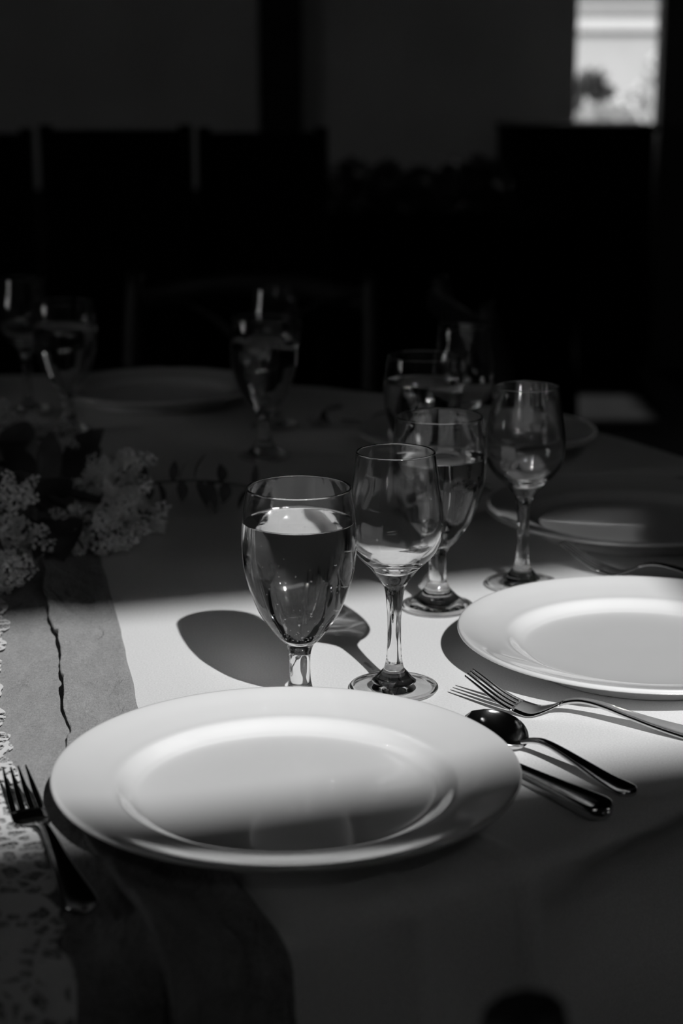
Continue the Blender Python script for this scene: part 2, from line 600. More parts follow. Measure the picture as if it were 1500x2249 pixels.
vs, fs = [], []
NSEG = 960
rings = [('top', r) for r in (0.15, 0.3, 0.45, 0.6, 0.7, 0.78, 0.82, 0.85, 0.87, 0.89, 0.905, 0.92, 0.93, 0.938, 0.944)]
rings += [('edge', a) for a in (0.2, 0.5, 0.8, 1.1, 1.4)] + [('drop', d) for d in (0.02, 0.04, 0.07, 0.1, 0.15, 0.2, 0.26, 0.33, 0.4, 0.5, 0.6, 0.7, 0.735)]
vs.append((0, 0, 0))
for kind, q in rings:
    for k in range(NSEG):
        deg = -180 + 360 * k / NSEG
        a = math.radians(deg)
        if kind == 'top':
            r, z = q, 0.0
            if q > 0.85:
                for c in (-53.1, -57.85):
                    dd = (deg - c) * PI / 180 * q
                    z += (0.010 if c == -53.1 else 0.006) * math.exp(-abs(dd / 0.0055) ** 1.2) * min(1, (q - 0.85) / 0.07)
        elif kind == 'edge':
            r, z = 0.944 + 0.013 * math.sin(q), -0.013 * (1 - math.cos(q))
            for c in (-53.1, -57.85):
                dd = (deg - c) * PI / 180 * 0.957
                r += 0.009 * math.exp(-abs(dd / 0.009) ** 1.2)
        else:
            g = min(1.0, q / 0.5)
            r = TR + 0.02 * q + (0.075 * g ** 0.8) * fold(deg) * (0.75 + 0.25 * math.sin(deg * 0.37)) + 0.006 * g * noise.noise(Vector((math.cos(a) * 4, math.sin(a) * 4, q * 3)))
            under = max(0.0, min(1.0, (deg + 53.1) / 6)) * max(0.0, min(1.0, (10 - deg) / 10))
            r -= 0.040 * under * math.exp(-((q - 0.040) / 0.030) ** 2)
            r += 0.012 * math.exp(-abs((deg + 53.1) * 0.0167 / 0.010) ** 1.2) + 0.007 * math.exp(-abs((deg + 57.85) * 0.0167 / 0.010) ** 1.2)
            z = -0.013 - q
        vs.append((r * math.cos(a), r * math.sin(a), z))
for k in range(NSEG): fs.append((0, 1 + k, 1 + (k + 1) % NSEG))
for i in range(len(rings) - 1):
    a0, b0 = 1 + i * NSEG, 1 + (i + 1) * NSEG
    for k in range(NSEG):
        k2 = (k + 1) % NSEG
        fs.append((a0 + k, b0 + k, b0 + k2, a0 + k2))
tcl = pydata('tablecloth', vs, fs, M['cloth'])
tcl.location = (TC.x, TC.y, T)
tag(tcl, 'white satin tablecloth spread over the round table, hanging to the floor', 'tablecloth')
tcl.cycles.is_caustics_receiver = True

# ------------------------------------------------------------------ the two runners
XR = [(0.25, 0.30), (0.85, -0.033), (0.91, -0.057), (1.0, -0.085), (1.191, -0.146), (1.397, -0.186), (1.579, -0.224), (1.95, -0.305), (2.15, -0.40), (2.35, -0.475), (2.65, -0.55)]
XS = [(0.25, 0.15), (0.83, -0.10), (1.0, -0.165), (1.112, -0.187), (1.271, -0.214), (1.462, -0.258), (1.95, -0.355), (2.15, -0.435), (2.35, -0.51), (2.65, -0.58)]
XL = [(0.25, 0.075), (0.80, -0.135), (0.886, -0.155), (0.95, -0.172), (1.073, -0.212), (1.155, -0.235), (1.26, -0.258), (1.372, -0.272), (1.435, -0.285), (1.6, -0.33), (2.0, -0.43), (2.65, -0.58)]


def drape(x, y, z):
    d = Vector((x - TC.x, y - TC.y, 0))
    rho = d.length
    R0 = 0.948
    if rho <= R0: return Vector((x, y, T + z))
    e = rho - R0
    u = d / rho
    ang = min(e / 0.016, PI / 2)
    drop = max(0, e - 0.016 * PI / 2)
    r = R0 + 0.016 * math.sin(ang) + 0.05 * drop + z * math.sin(ang) + 0.006 * min(1, e / 0.02)
    zz = -0.016 * (1 - math.cos(ang)) - drop + z * math.cos(ang)
    return Vector((TC.x + u.x * r, TC.y + u.y * r, T + zz))


P1 = Vector((-0.034, 1.020, 0))


def crinkle(x, y, amp):
    v = noise.noise(Vector((x * 38 + y * 8, y * 20 - x * 20, 0.3))) + 0.55 * noise.noise(Vector((x * 95, y * 55, 4.1)))
    w = abs(noise.noise(Vector((x * 30 + y * 14, y * 17, 9.2))))
    return amp * (v * 0.5 + 0.5 - 0.5 * max(0, 0.07 - w) / 0.07)


YS = [2.6 - i * (2.6 - 0.28) / 520 for i in range(521)]
vs, fs = [], []
NU1, NU2 = 26, 58
row = NU1 + 3 + NU2
for y in YS:
    xl, xs, xr = lerp_table(XL, y) - 0.13, lerp_table(XS, y), lerp_table(XR, y)
    wob = 0.0055 * noise.noise(Vector((0.3, y * 17, 2))) + 0.0025 * noise.noise(Vector((0.3, y * 55, 7)))
    xs += wob
    lip = 0.0135 + 0.016 * noise.noise(Vector((1.7, y * 17, 5))) + 0.003 * noise.noise(Vector((2.7, y * 60, 5)))
    lip = max(0.0012, lip)
    xr += 0.0012 * noise.noise(Vector((3, y * 22, 1)))
    for k in range(NU1):
        x = xl + (xs + 0.006 - xl) * k / (NU1 - 1)
        vs.append(drape(x, y, 0.0012 + crinkle(x, y, 0.0024)))
    for (dx, z) in ((0.0035, lip * 0.45), (0.0008, lip * 0.7), (0.0, lip)):
        vs.append(drape(xs + dx, y, 0.0012 + z))
    for k in range(NU2):
        u = (k + 1) / NU2
        x = xs + (xr - xs) * u
        near = max(0.0, min(1.0, ((Vector((x, y, 0)) - P1).length - 0.10) / 0.03))
        h = lip * max(0.0, 1 - u * 1.7) ** 1.3
        vs.append(drape(x, y, 0.0010 + (h + crinkle(x, y, 0.0034) * (1 if k < NU2 - 2 else 0.3)) * near))
for i in range(len(YS) - 1):
    for k in range(row - 1):
        a = i * row + k
        fs.append((a, a + row, a + row + 1, a + 1))
rn = pydata('table_runner', vs, fs, M['gauze'])
tag(rn, 'crinkled grey gauze table runner with a folded edge, running under the near plate', 'table runner')
rn.cycles.is_caustics_receiver = True

vs, fs = [], []
NUL = 70
for y in YS:
    xr = lerp_table(XL, y)
    ph = (y * 1.06) % 0.055 / 0.055
    xr -= 0.007 * (1 - abs(math.sin(PI * ph))) + 0.004 * noise.noise(Vector((8, y * 90, 0)))
    xl = lerp_table(XL, y) - 0.34
    for k in range(NUL):
        x = xl + (xr - xl) * k / (NUL - 1)
        vs.append(drape(x, y, 0.0054 + crinkle(x + 3, y, 0.0012)))
for i in range(len(YS) - 1):
    for k in range(NUL - 1):
        a = i * NUL + k
        fs.append((a, a + NUL, a + NUL + 1, a + 1))
lc = pydata('lace_runner', vs, fs, M['lace'])
tag(lc, 'ivory lace runner with a scalloped edge, lying over the grey gauze one', 'table runner')

# ------------------------------------------------------------------ plates
plate_key = [(0, 0.0035), (0.06, 0.0035), (0.088, 0.003), (0.0905, 0.0), (0.0935, 0.0), (0.0955, 0.0045), (0.102, 0.0095), (0.118, 0.0150), (0.135, 0.0195), (0.1440, 0.0225), (0.1456, 0.0240), (0.1452, 0.0258), (0.1438, 0.0264), (0.1400, 0.0256), (0.128, 0.0222), (0.114, 0.0189), (0.1078, 0.0177), (0.1045, 0.0162), (0.1000, 0.0130), (0.0955, 0.0106), (0.088, 0.0089), (0.06, 0.0079), (0.0, 0.0074)]
pp = [(max(0, v.x), v.y) for v in catmull([(r, z, 0) for r, z in plate_key], 4)]
pp[0], pp[-1] = (0, pp[0][1]), (0, pp[-1][1])
plate_me = lathe_mesh('dinner_plate', pp, prof_normals(pp), 128)
plate_me.materials.append(M['china'])


def plate(x, y, label, z=0.0012):
    o = bpy.data.objects.new('dinner_plate', plate_me)
    col.objects.link(o)
    o.location = (x, y, T + z)
    tag(o, label, 'plate', 'dinner plates')
    o.cycles.is_caustics_receiver = True
    return o


plate(P1.x, P1.y, 'white dinner plate nearest the lens, half in shade with the glasses mirrored in it', 0.0016)
plate(0.2362, 1.304, 'sunlit white dinner plate behind the upturned fork', 0.0006)
plate(0.2900, 1.70, 'shaded white dinner plate mirroring two pale streaks, behind the sunlit plate', 0.0006)
plate(-0.254, 2.413, 'dim white dinner plate at the far edge, between the two farthest goblets', 0.0006)
plate(0.165, 2.10, 'dim white dinner plate hidden behind the three middle glasses', 0.0006)

# ------------------------------------------------------------------ glasses


def glass_parts(key, i_foot, i_stem, sub=5, seg=96, r_disc=0.02):
    d = catmull([(r, z, 0) for r, z in key], sub)
    prof = [(max(0.0, v.x), v.y) for v in d]
    prof[0], prof[-1] = (0, prof[0][1]), (0, prof[-1][1])
    nr = prof_normals(prof)
    a, b = i_foot * sub, i_stem * sub
    out = {'foot': lathe_mesh('foot', prof[:a + 1], nr[:a + 1], seg), 'stem': lathe_mesh('stem', prof[a:b + 1], nr[a:b + 1], seg), 'bowl': lathe_mesh('bowl', prof[b:], nr[b:], seg)}
    for me in out.values(): me.materials.append(M['glass'])
    # the flat disc of the foot is a thin sheet: light passes straight through it
    f = out['foot']
    f.materials.append(M['sheet'])
    r_rim = max(r for r, z in prof[:a])
    vr = [math.hypot(v.co.x, v.co.y) for v in f.vertices]
    f.polygons.foreach_set('material_index', [1 if r_disc < min(vr[i] for i in p.vertices) and max(vr[i] for i in p.vertices) < r_rim - 0.0028 else 0 for p in f.polygons])
    return out, prof, nr, b


GOB = [(0, 0.0022), (0.012, 0.0018), (0.024, 0.0008), (0.0292, 0.0006), (0.0308, 0.0014), (0.0312, 0.0026), (0.0304, 0.0038), (0.0275, 0.0050), (0.0235, 0.0068), (0.0185, 0.0102), (0.0140, 0.0146), (0.0112, 0.0176), (0.0102, 0.0192), (0.0097, 0.0206),
       (0.0089, 0.0226), (0.0078, 0.0285), (0.0074, 0.0360), (0.0075, 0.0430), (0.0082, 0.0490), (0.0104, 0.0545), (0.0138, 0.0578), (0.0188, 0.0640),
       (0.0240, 0.0712), (0.0288, 0.0790), (0.0343, 0.0932), (0.0380, 0.1060), (0.0395, 0.1160), (0.0401, 0.1280), (0.0399, 0.1390), (0.0389, 0.1520), (0.0374, 0.1620), (0.0367, 0.1660), (0.0365, 0.1675), (0.0359, 0.1681), (0.0352, 0.1676), (0.0352, 0.1660),
       (0.0361, 0.1600), (0.0374, 0.1510), (0.0383, 0.1390), (0.0385, 0.1280), (0.0378, 0.1155), (0.0361, 0.1050), (0.0322, 0.0930), (0.0264, 0.0800), (0.0212, 0.0722), (0.0160, 0.0665), (0.0105, 0.0625), (0.0050, 0.0592), (0, 0.0578)]
gob_parts, gob_prof, gob_nr, gob_b = glass_parts(GOB, 13, 20, r_disc=0.0235)
WIN = [(0, 0.0024), (0.012, 0.0018), (0.025, 0.0008), (0.0312, 0.0006), (0.0328, 0.0014), (0.0331, 0.0024), (0.0322, 0.0034), (0.0285, 0.0043), (0.0230, 0.0052), (0.0190, 0.0060), (0.0165, 0.0074), (0.0138, 0.0098), (0.0108, 0.0132), (0.0082, 0.0160), (0.0074, 0.0172), (0.0071, 0.0184),
       (0.0066, 0.0208), (0.0059, 0.0250), (0.0051, 0.0358), (0.00505, 0.0493), (0.0056, 0.0626), (0.0071, 0.0761), (0.0098, 0.0830), (0.0146, 0.0896), (0.0186, 0.0948), (0.0262, 0.1022),
       (0.0322, 0.1108), (0.0347, 0.1205), (0.0352, 0.1310), (0.0343, 0.1430), (0.0321, 0.1567), (0.0300, 0.1715), (0.0290, 0.1790), (0.0287, 0.1806), (0.0281, 0.1813), (0.0274, 0.1807), (0.0275, 0.1790),
       (0.0286, 0.1715), (0.0307, 0.1567), (0.0329, 0.1430), (0.0338, 0.1310), (0.0332, 0.1210), (0.0305, 0.1122), (0.0250, 0.1050), (0.0185, 0.0998), (0.0115, 0.0960), (0.0055, 0.0935), (0, 0.0926)]
win_parts = glass_parts(WIN, 15, 22, 12, 256, 0.0165)[0]


def water_mesh(level):
    """the glass above the water line, and the water: its own top and the surface where it meets the glass"""
    cut = next(i for i in range(36 * 5, len(gob_prof)) if gob_prof[i][1] < level)
    (ra, za), (rb, zb) = gob_prof[cut - 1], gob_prof[cut]
    r0 = ra + (rb - ra) * (za - level) / (za - zb)
    p, n = gob_prof[gob_b:cut] + [(r0, level)], gob_nr[gob_b:cut] + [gob_nr[cut]]
    bowl = lathe_mesh('bowl', p, n, 96)
    bowl.materials.append(M['glass'])
    side = [(r0, level)] + gob_prof[cut:]
    sn = [gob_nr[cut]] + gob_nr[cut:]
    side, sn = side[::-1], [(-a, -b) for a, b in sn[::-1]]
    top = [(r0, level), (r0 - 0.0004, level - 0.0005), (r0 - 0.0012, level - 0.0010), (r0 - 0.003, level - 0.0013), (r0 * 0.5, level - 0.0014), (0, level - 0.0014)]
    ns = len(side)
    me = lathe_mesh('water', side + top, sn + prof_normals(top), 96)
    me.materials.append(M['glass_water'])
    me.materials.append(M['water'])
    cutf = 96 * (ns - 1)
    me.polygons.foreach_set('material_index', [0 if f.index < cutf else 1 for f in me.polygons])
    return bowl, me


def bubbles_mesh(level, n, seed):
    rnd = random.Random(seed)
    bm = bmesh.new()
    inner = gob_prof[36 * 5:]
    for _ in range(n):
        r, z = rnd.choice([q for q in inner if 0.06 < q[1] < level - 0.012 and (q[1] < 0.1 or rnd.random() < 0.4)])
        a = rnd.uniform(0, 2 * PI)
        rr = max(0, r - 0.0011)
        bmesh.ops.create_icosphere(bm, subdivisions=1, radius=rnd.uniform(0.0003, 0.0006), matrix=Matrix.Translation((rr * math.cos(a), rr * math.sin(a), z + 0.001)))
    me = bpy.data.meshes.new('air_bubbles')
    bm.to_mesh(me)
    bm.free()
    me.polygons.foreach_set('use_smooth', [True] * len(me.polygons))
    me.materials.append(M['bubble'])
    return me


def glass(name, parts, x, y, label, cat, group, level=None, bubbles=0, caster=False, rz=0.0):
    r = empty(name, (x, y, T + 0.0003), rz)
    tag(r, label, cat, group)
    bowl, wat = water_mesh(level) if level else (parts['bowl'], None)
    for k, me in (('foot', parts['foot']), ('stem', parts['stem']), ('bowl', bowl)):
        o = bpy.data.objects.new(k, me)
        col.objects.link(o)
        o.parent = r
        if caster and k != 'foot': o.cycles.is_caustics_caster = True
    if level:
        o = bpy.data.objects.new('water', wat)
        col.objects.link(o)
        o.parent = r
        if bubbles:
            b = bpy.data.objects.new('air_bubbles', bubbles_mesh(level, bubbles, 11))
            col.objects.link(b)
            b.parent = o
            b['kind'] = 'stuff'
    return r


GG, WG = 'water goblets', 'empty wine glasses'
glass('water_goblet', gob_parts, -0.0295, 1.1790, 'sharp water goblet in the sun right behind the near plate', 'goblet', GG, 0.1445, 130, False, 0.2)
glass('water_goblet', gob_parts, 0.0820, 1.4410, 'water goblet overlapped by the sharp wine glass, sun at its foot', 'goblet', GG, 0.134, 0, False, 0.5)
glass('water_goblet', gob_parts, 0.0834, 1.7640, 'shaded water goblet behind the partly overlapped sunlit-footed one', 'goblet', GG, 0.142, 0, False, 0.9)
glass('water_goblet', gob_parts, -0.0920, 2.0530, 'blurred water goblet standing to the right of the far dim plate', 'goblet', GG, 0.141, 0, False, 1.4)
glass('water_goblet', gob_parts, -0.3490, 2.2030, 'blurred water goblet behind the flowers, to the left of the far dim plate', 'goblet', GG, 0.138, 0, False, 1.9)
glass('wine_glass', win_parts, 0.0390, 1.2355, 'sharp empty wine glass standing beside the nearest goblet', 'wine glass', WG, caster=True)
glass('wine_glass', win_parts, 0.1616, 1.5100, 'empty wine glass with beaded glints behind the sunlit plate', 'wine glass', WG, caster=True)
glass('wine_glass', win_parts, 0.1330, 1.8830, 'dim empty wine glass just behind the shaded middle goblet', 'wine glass', WG)
glass('wine_glass', win_parts, -0.0854, 2.2380, 'blurred empty wine glass right behind the far goblet beside the dim plate', 'wine glass', WG)
glass('wine_glass', win_parts, -0.4250, 2.3450, 'blurred empty wine glass cut by the left edge, behind the far goblet', 'wine glass', WG)

# ------------------------------------------------------------------ cutlery (local x runs from the tip to the end of the handle)


def loft(name, rows, m, parent, ridge=0.0):
    """rows: (x, y, z of the underside, half width, thickness)"""
    bm = bmesh.new()
    rings = []
    for (x, y, z, w, t) in rows:
        if ridge: sec = [(-w * 0.86, 0), (-w, t * 0.45), (-w * 0.93, t + ridge), (-w * 0.80, t + ridge), (-w * 0.72, t), (0, t * 1.05), (w * 0.72, t), (w * 0.80, t + ridge), (w * 0.93, t + ridge), (w, t * 0.45), (w * 0.86, 0), (0, -t * 0.1)]
        else: sec = [(-w * 0.6, 0), (-w, t * 0.3), (-w, t * 0.7), (-w * 0.6, t), (0, t * 1.1), (w * 0.6, t), (w, t * 0.7), (w, t * 0.3), (w * 0.6, 0), (0, -t * 0.1)]
        rings.append([bm.verts.new((x, y + a, z + b)) for a, b in sec])
    n = len(rings[0])
    for r0, r1 in zip(rings, rings[1:]):
        for k in range(n): bm.faces.new((r0[k], r0[(k + 1) % n], r1[(k + 1) % n], r1[k]))
    bm.faces.new(rings[0])
    bm.faces.new(rings[-1][::-1])
    return from_bm(name, bm, m, parent, True)


FORK_Z = [(0, 0.0225), (0.012, 0.0158), (0.024, 0.0092), (0.036, 0.0040), (0.048, 0.0010), (0.056, 0.0006), (0.066, 0.0040), (0.076, 0.0090), (0.086, 0.0122), (0.096, 0.0132), (0.110, 0.0118), (0.130, 0.0080), (0.150, 0.0045), (0.170, 0.0018), (0.186, 0.0004), (0.200, 0.0002)]
FORK_W = [(0.04, 0.0114), (0.052, 0.0122), (0.060, 0.0108), (0.068, 0.0070), (0.076, 0.0040), (0.086, 0.0029), (0.10, 0.0030), (0.13, 0.0052), (0.16, 0.0084), (0.182, 0.0106), (0.192, 0.0096), (0.198, 0.0055), (0.200, 0.0020)]


def smooth_tab(tab, x):
    xs = [a for a, _ in tab]
    d = catmull([(a, b, 0) for a, b in tab], 6)
    return lerp_table([(v.x, v.y) for v in d], x)


def make_fork(zs=1.0):
    r = empty('dinner_fork', (0, 0, 0))
    L = 0.2
    xs = [0.076 + (L - 0.076) * i / 36 for i in range(37)]
    loft('handle', [(x, 0, smooth_tab(FORK_Z, x) * zs, smooth_tab(FORK_W, x), 0.0024 if x < 0.12 else 0.0022) for x in xs], M['steel'], r, 0.0005)
    xs = [0.040 + 0.037 * i / 14 for i in range(15)]
    loft('head', [(x, 0, smooth_tab(FORK_Z, x) * zs, smooth_tab(FORK_W, x), 0.0020) for x in xs], M['steel'], r)
    for k in range(4):
        c = (k - 1.5)
        rows = []
        for i in range(13):
            x = 0.042 * i / 12
            u = x / 0.042
            rows.append((x, c * (0.0050 + 0.0012 * u), smooth_tab(FORK_Z, x) * zs, 0.0006 + 0.0016 * min(1, u * 1.6), 0.0012 + 0.0008 * u))
        loft('tine', rows, M['steel'], r)
    return r


def make_spoon():
    r = empty('spoon', (0, 0, 0))
    n, mcount = 22, 14
    vs, fs = [], []
    for side in (0, 1):
        for i in range(n + 1):
            u = i / n
            x = 0.062 * u
            wid = 0.0195 * (max(0.0, math.sin(PI * min(1, u ** 0.80)))) ** 0.62 if 0 < i < n else 0.0012
            for k in range(mcount + 1):
                v = -1 + 2 * k / mcount
                depth = 0.0112 * (1 - v * v) * math.sin(PI * min(1.0, u ** 0.9)) ** 0.7 if 0 < i < n else 0
                rimz = 0.0178 - 0.0105 * u
                vs.append((x, v * wid, rimz - depth + (0.0 if side == 0 else -0.0010)))
    st = (n + 1) * (mcount + 1)
    for i in range(n):
        for k in range(mcount):
            a = i * (mcount + 1) + k
            fs.append((a, a + mcount + 1, a + mcount + 2, a + 1))
            fs.append((st + a, st + a + 1, st + a + mcount + 2, st + a + mcount + 1))
    for i in range(n):
        for k in (0, mcount):
            a = i * (mcount + 1) + k
            b = a + mcount + 1
            fs.append((a, st + a, st + b, b) if k else (a, b, st + b, st + a))
    pydata('bowl', vs, fs, M['steel'], r)
    HZ = [(0.058, 0.0072), (0.070, 0.0105), (0.082, 0.0122), (0.10, 0.0108), (0.125, 0.0068), (0.15, 0.0025), (0.17, 0.0004), (0.18, 0.0002)]
    HW = [(0.058, 0.0036), (0.068, 0.0028), (0.09, 0.0027), (0.12, 0.0042), (0.15, 0.0066), (0.168, 0.0084), (0.175, 0.0072), (0.180, 0.0025)]
    xs = [0.058 + (0.18 - 0.058) * i / 36 for i in range(37)]
    loft('handle', [(x, 0, smooth_tab(HZ, x), smooth_tab(HW, x), 0.0024) for x in xs], M['steel'], r, 0.0005)
    return r


def make_knife():
    r = empty('table_knife', (0, 0, 0))
    BW = [(0, 0.0012), (0.006, 0.0052), (0.02, 0.0080), (0.06, 0.0086), (0.10, 0.0078), (0.112, 0.0055)]
    xs = [0.112 * i / 20 for i in range(21)]
    loft('blade', [(x, 0, 0.0018, smooth_tab(BW, x), 0.0014) for x in xs], M['steel'], r)
    HW = [(0.108, 0.0046), (0.118, 0.0044), (0.14, 0.0050), (0.17, 0.0066), (0.195, 0.0082), (0.205, 0.0082), (0.210, 0.0066), (0.213, 0.0026)]
    HT = [(0.108, 0.0042), (0.13, 0.0050), (0.17, 0.0062), (0.20, 0.0074), (0.209, 0.0068), (0.213, 0.0036)]
    xs = [0.108 + (0.213 - 0.108) * i / 32 for i in range(33)]
    loft('handle', [(x, 0, 0.0002 + (0.0074 - smooth_tab(HT, x)) * 0.4, smooth_tab(HW, x), smooth_tab(HT, x)) for x in xs], M['steel'], r, 0.0007)
    return r


def put(o, tip, end, label, cat, group, z=0.0004, scale=(1, 1, 1)):
    d = Vector((end[0] - tip[0], end[1] - tip[1], 0))
    o.location = (tip[0], tip[1], T + z)
    o.rotation_euler = (0, 0, math.atan2(d.y, d.x))
    o.scale = scale
    tag(o, label, cat, group)


fork = make_fork()
put(fork, (0.0925, 1.2065), (0.236, 1.140), 'silver fork resting with raised tines in the sun before the lit plate', 'fork', 'dinner forks', scale=(0.92, 1.06, 1))
f2 = copy_tree(fork)
put(f2, (-0.2055, 1.030), (-0.1395, 0.870), 'silver fork lying on the gauze runner to the left of the nearest plate', 'fork', 'dinner forks', 0.0052, (0.89, 0.95, 0.75))
f3 = copy_tree(fork)
put(f3, (0.205, 1.573), (0.377, 1.473), 'shaded silver fork lying in front of the plate with pale streaks', 'fork', 'dinner forks')
f4 = copy_tree(fork)
put(f4, (-0.0355, 2.19), (-0.005, 2.385), 'dim silver fork lying to the right of the far blurred goblet', 'fork', 'dinner forks')
sp = make_spoon()
put(sp, (0.0905, 1.142), (0.185, 1.037), 'teaspoon with a dark mirrored bowl beside the nearest plate', 'spoon', 'teaspoons', scale=(0.79, 1.12, 1))
kn = make_knife()
put(kn, (0.038, 1.171), (0.157, 1.006), 'table knife lying between the teaspoon and the nearest plate', 'knife', 'table knives', scale=(1, 1.3, 1.15))
s2 = copy_tree(sp)
put(s2, (0.005, 2.19), (0.105, 2.345), 'dim teaspoon lying behind the sharp wine glass at a far setting', 'spoon', 'teaspoons')
k2 = copy_tree(kn)
put(k2, (0.235, 1.925), (0.445, 1.905), 'dark table knife beyond the shaded plate, seen behind the beaded wine glass', 'knife', 'table knives')

# ------------------------------------------------------------------ flowers
fl = empty('flower_arrangement', (-0.42, 1.75, T))
tag(fl, 'loose centrepiece of pale lilac sprays and dark leaves on the runner', 'flowers')
FO = Vector(fl.location)


def bud(vs, fs, p, n, r, rnd):
    n = n.normalized()
    a = n.orthogonal().normalized()
    a = Matrix.Rotation(rnd.uniform(0, PI), 3, n) @ a
    b = n.cross(a)
    i = len(vs)
    vs.append(p - n * r * 0.9)
    for k in range(4):
        t = k * PI / 2
        vs.append(p + (a * math.cos(t) + b * math.sin(t)) * r * rnd.uniform(0.85, 1.15) + n * r * rnd.uniform(0.1, 0.5))
    vs.append(p + n * r * 0.35)
    for k in range(4):
        k2 = (k + 1) % 4
        fs.append((i, i + 1 + k2, i + 1 + k))
        fs.append((i + 5, i + 1 + k, i + 1 + k2))


def spray(b_px, t_px, r0, r1, n, size, seed):
    """one lilac spray: thin spikes of small buds that branch off a central stem"""
    rnd = random.Random(seed)
    B, Tp = at(*b_px), at(*t_px)
    for q in (B, Tp): q.z = max(q.z, T + 0.012)
    ax = Tp - B
    L = ax.length
    d = ax.normalized()
    a = d.orthogonal().normalized()
    b = d.cross(a)
    vs, fs = [], []
    spikes = max(5, n // 16)
    for i in range(spikes):
        u = (i + rnd.random()) / spikes
        th = i * 2.4 + rnd.uniform(-0.4, 0.4)
        o = a * math.cos(th) + b * math.sin(th)
        ln = (r0 + (r1 - r0) * u) * rnd.uniform(0.9, 1.9)
        s0 = B + d * (L * u * 0.85)
        sd = (o * 0.8 + d * rnd.uniform(0.4, 0.9)).normalized()
        m = int(7 + ln * 620)
        for k in range(m):
            v = k / m
            rr = 0.0090 * (1 - 0.5 * v)
            t2 = k * 2.4
            e1 = sd.orthogonal().normalized()
            e2 = sd.cross(e1)
            w = e1 * math.cos(t2) + e2 * math.sin(t2)
            p = s0 + sd * (ln * (0.12 + 0.88 * v)) + w * rr * rnd.uniform(0.6, 1.1)
            p.z = max(p.z, T + 0.006)
            bud(vs, fs, p - FO, w + sd * 0.5, size * rnd.uniform(0.24, 0.44) * (1 - 0.25 * v), rnd)
    c = pydata('lilac_spray', vs, fs, M['floret'], fl, False)
    root = FO + Vector((rnd.uniform(-0.04, 0.04), rnd.uniform(-0.04, 0.04), 0.03))
    mid = (B + root) / 2 + Vector((0, 0, 0.02))
    tube('stem', [q - FO for q in (root, mid, B, B + d * L * 0.9)], [0.003, 0.0028, 0.0024, 0.001], M['stem'], c, 6)
    return c


SPRAYS = [((165, 1120, 1.70), (248, 1250, 1.56), .030, .014, 190, .0088), ((205, 1130, 1.68), (300, 1205, 1.60), .028, .014, 180, .0088),
          ((215, 1095, 1.72), (382, 1145, 1.67), .026, .012, 160, .0085), ((215, 1100, 1.74), (318, 990, 1.74), .026, .012, 190, .0085),
          ((160, 1110, 1.76), (245, 1005, 1.76), .024, .011, 150, .0082), ((140, 1130, 1.70), (188, 1218, 1.58), .026, .012, 150, .0085),
          ((250, 1110, 1.70), (290, 1100, 1.66), .026, .016, 110, .0085), ((330, 1140, 1.70), (350, 1200, 1.68), .012, .008, 40, .007),
          ((8, 1220, 1.52), (28, 1325, 1.465), .028, .010, 190, .0092), ((-40, 1220, 1.55), (-10, 1320, 1.47), .030, .014, 150, .0092),
          ((30, 1120, 1.62), (20, 1070, 1.60), .024, .012, 120, .0085), ((20, 1140, 1.62), (110, 1215, 1.57), .026, .012, 170, .0085),
          ((-30, 1150, 1.62), (30, 1190, 1.55), .03, .016, 150, .0088), ((150, 1030, 1.85), (170, 985, 1.86), .022, .01, 90, .008),
          ((40, 960, 2.0), (110, 930, 1.98), .024, .012, 110, .008), ((-20, 960, 2.0), (20, 900, 2.02), .028, .014, 120, .008),
          ((120, 960, 2.0), (170, 945, 2.0), .016, .008, 60, .008)]
for i, s in enumerate(SPRAYS): spray(*s, seed=100 + i)


def leaf_at(name, base, tip, width, m, parent, cup=0.15, roll=0.0, org=None):
    B, Tp = Vector(base), Vector(tip)
    d = Tp - B
    L = d.length
    d.normalize()
    s = d.cross(Vector((0, 0, 1)))
    if s.length < 0.05: s = Vector((1, 0, 0))
    s.normalize()
    s = Matrix.Rotation(roll, 3, d) @ s
    nn = s.cross(d)
    vs, fs = [], []
    for i in range(7):
        u = i / 6
        w = width * math.sin(PI * min(1, 0.06 + 0.94 * u ** 0.85)) ** 0.8
        c = B + d * L * u + nn * (0.10 * L * math.sin(PI * u))
        for k in (-1, 0, 1): vs.append(c + s * w * k + nn * (cup * w * abs(k)) - org)
    for i in range(6):
        for k in range(2):
            a = i * 3 + k
            fs.append((a, a + 1, a + 4, a + 3))
    return pydata(name, vs, fs, m, parent)


for (b, t, w, m) in [((40, 1075, 1.80), (42, 985, 1.84), .014, 'pale_leaf'), ((75, 1080, 1.80), (78, 960, 1.85), .013, 'pale_leaf'), ((105, 1075, 1.80), (110, 945, 1.86), .014, 'pale_leaf'),
                     ((130, 1080, 1.82), (160, 970, 1.88), .018, 'pale_leaf'), ((60, 1060, 1.78), (10, 980, 1.82), .018, 'leaf'), ((160, 1080, 1.78), (225, 940, 1.95), .02, 'leaf'),
                     ((90, 1150, 1.66), (75, 1230, 1.56), .018, 'leaf'), ((130, 1140, 1.66), (140, 1235, 1.56), .022, 'leaf'), ((210, 1150, 1.68), (225, 1240, 1.6), .016, 'leaf'),
                     ((20, 1090, 1.70), (-30, 1040, 1.66), .02, 'leaf'), ((100, 1110, 1.7), (150, 1050, 1.68), .02, 'leaf'), ((60, 1020, 1.9), (30, 930, 2.0), .022, 'leaf'), ((180, 1050, 1.85), (205, 985, 1.95), .018, 'leaf')]:
    B, Tp = at(*b), at(*t)
    B.z = max(B.z, T + 0.01)
    Tp.z = max(Tp.z, T + 0.008)
    leaf_at('leaf', B, Tp, w, M[m], fl, 0.2, random.uniform(-0.5, 0.5), FO)
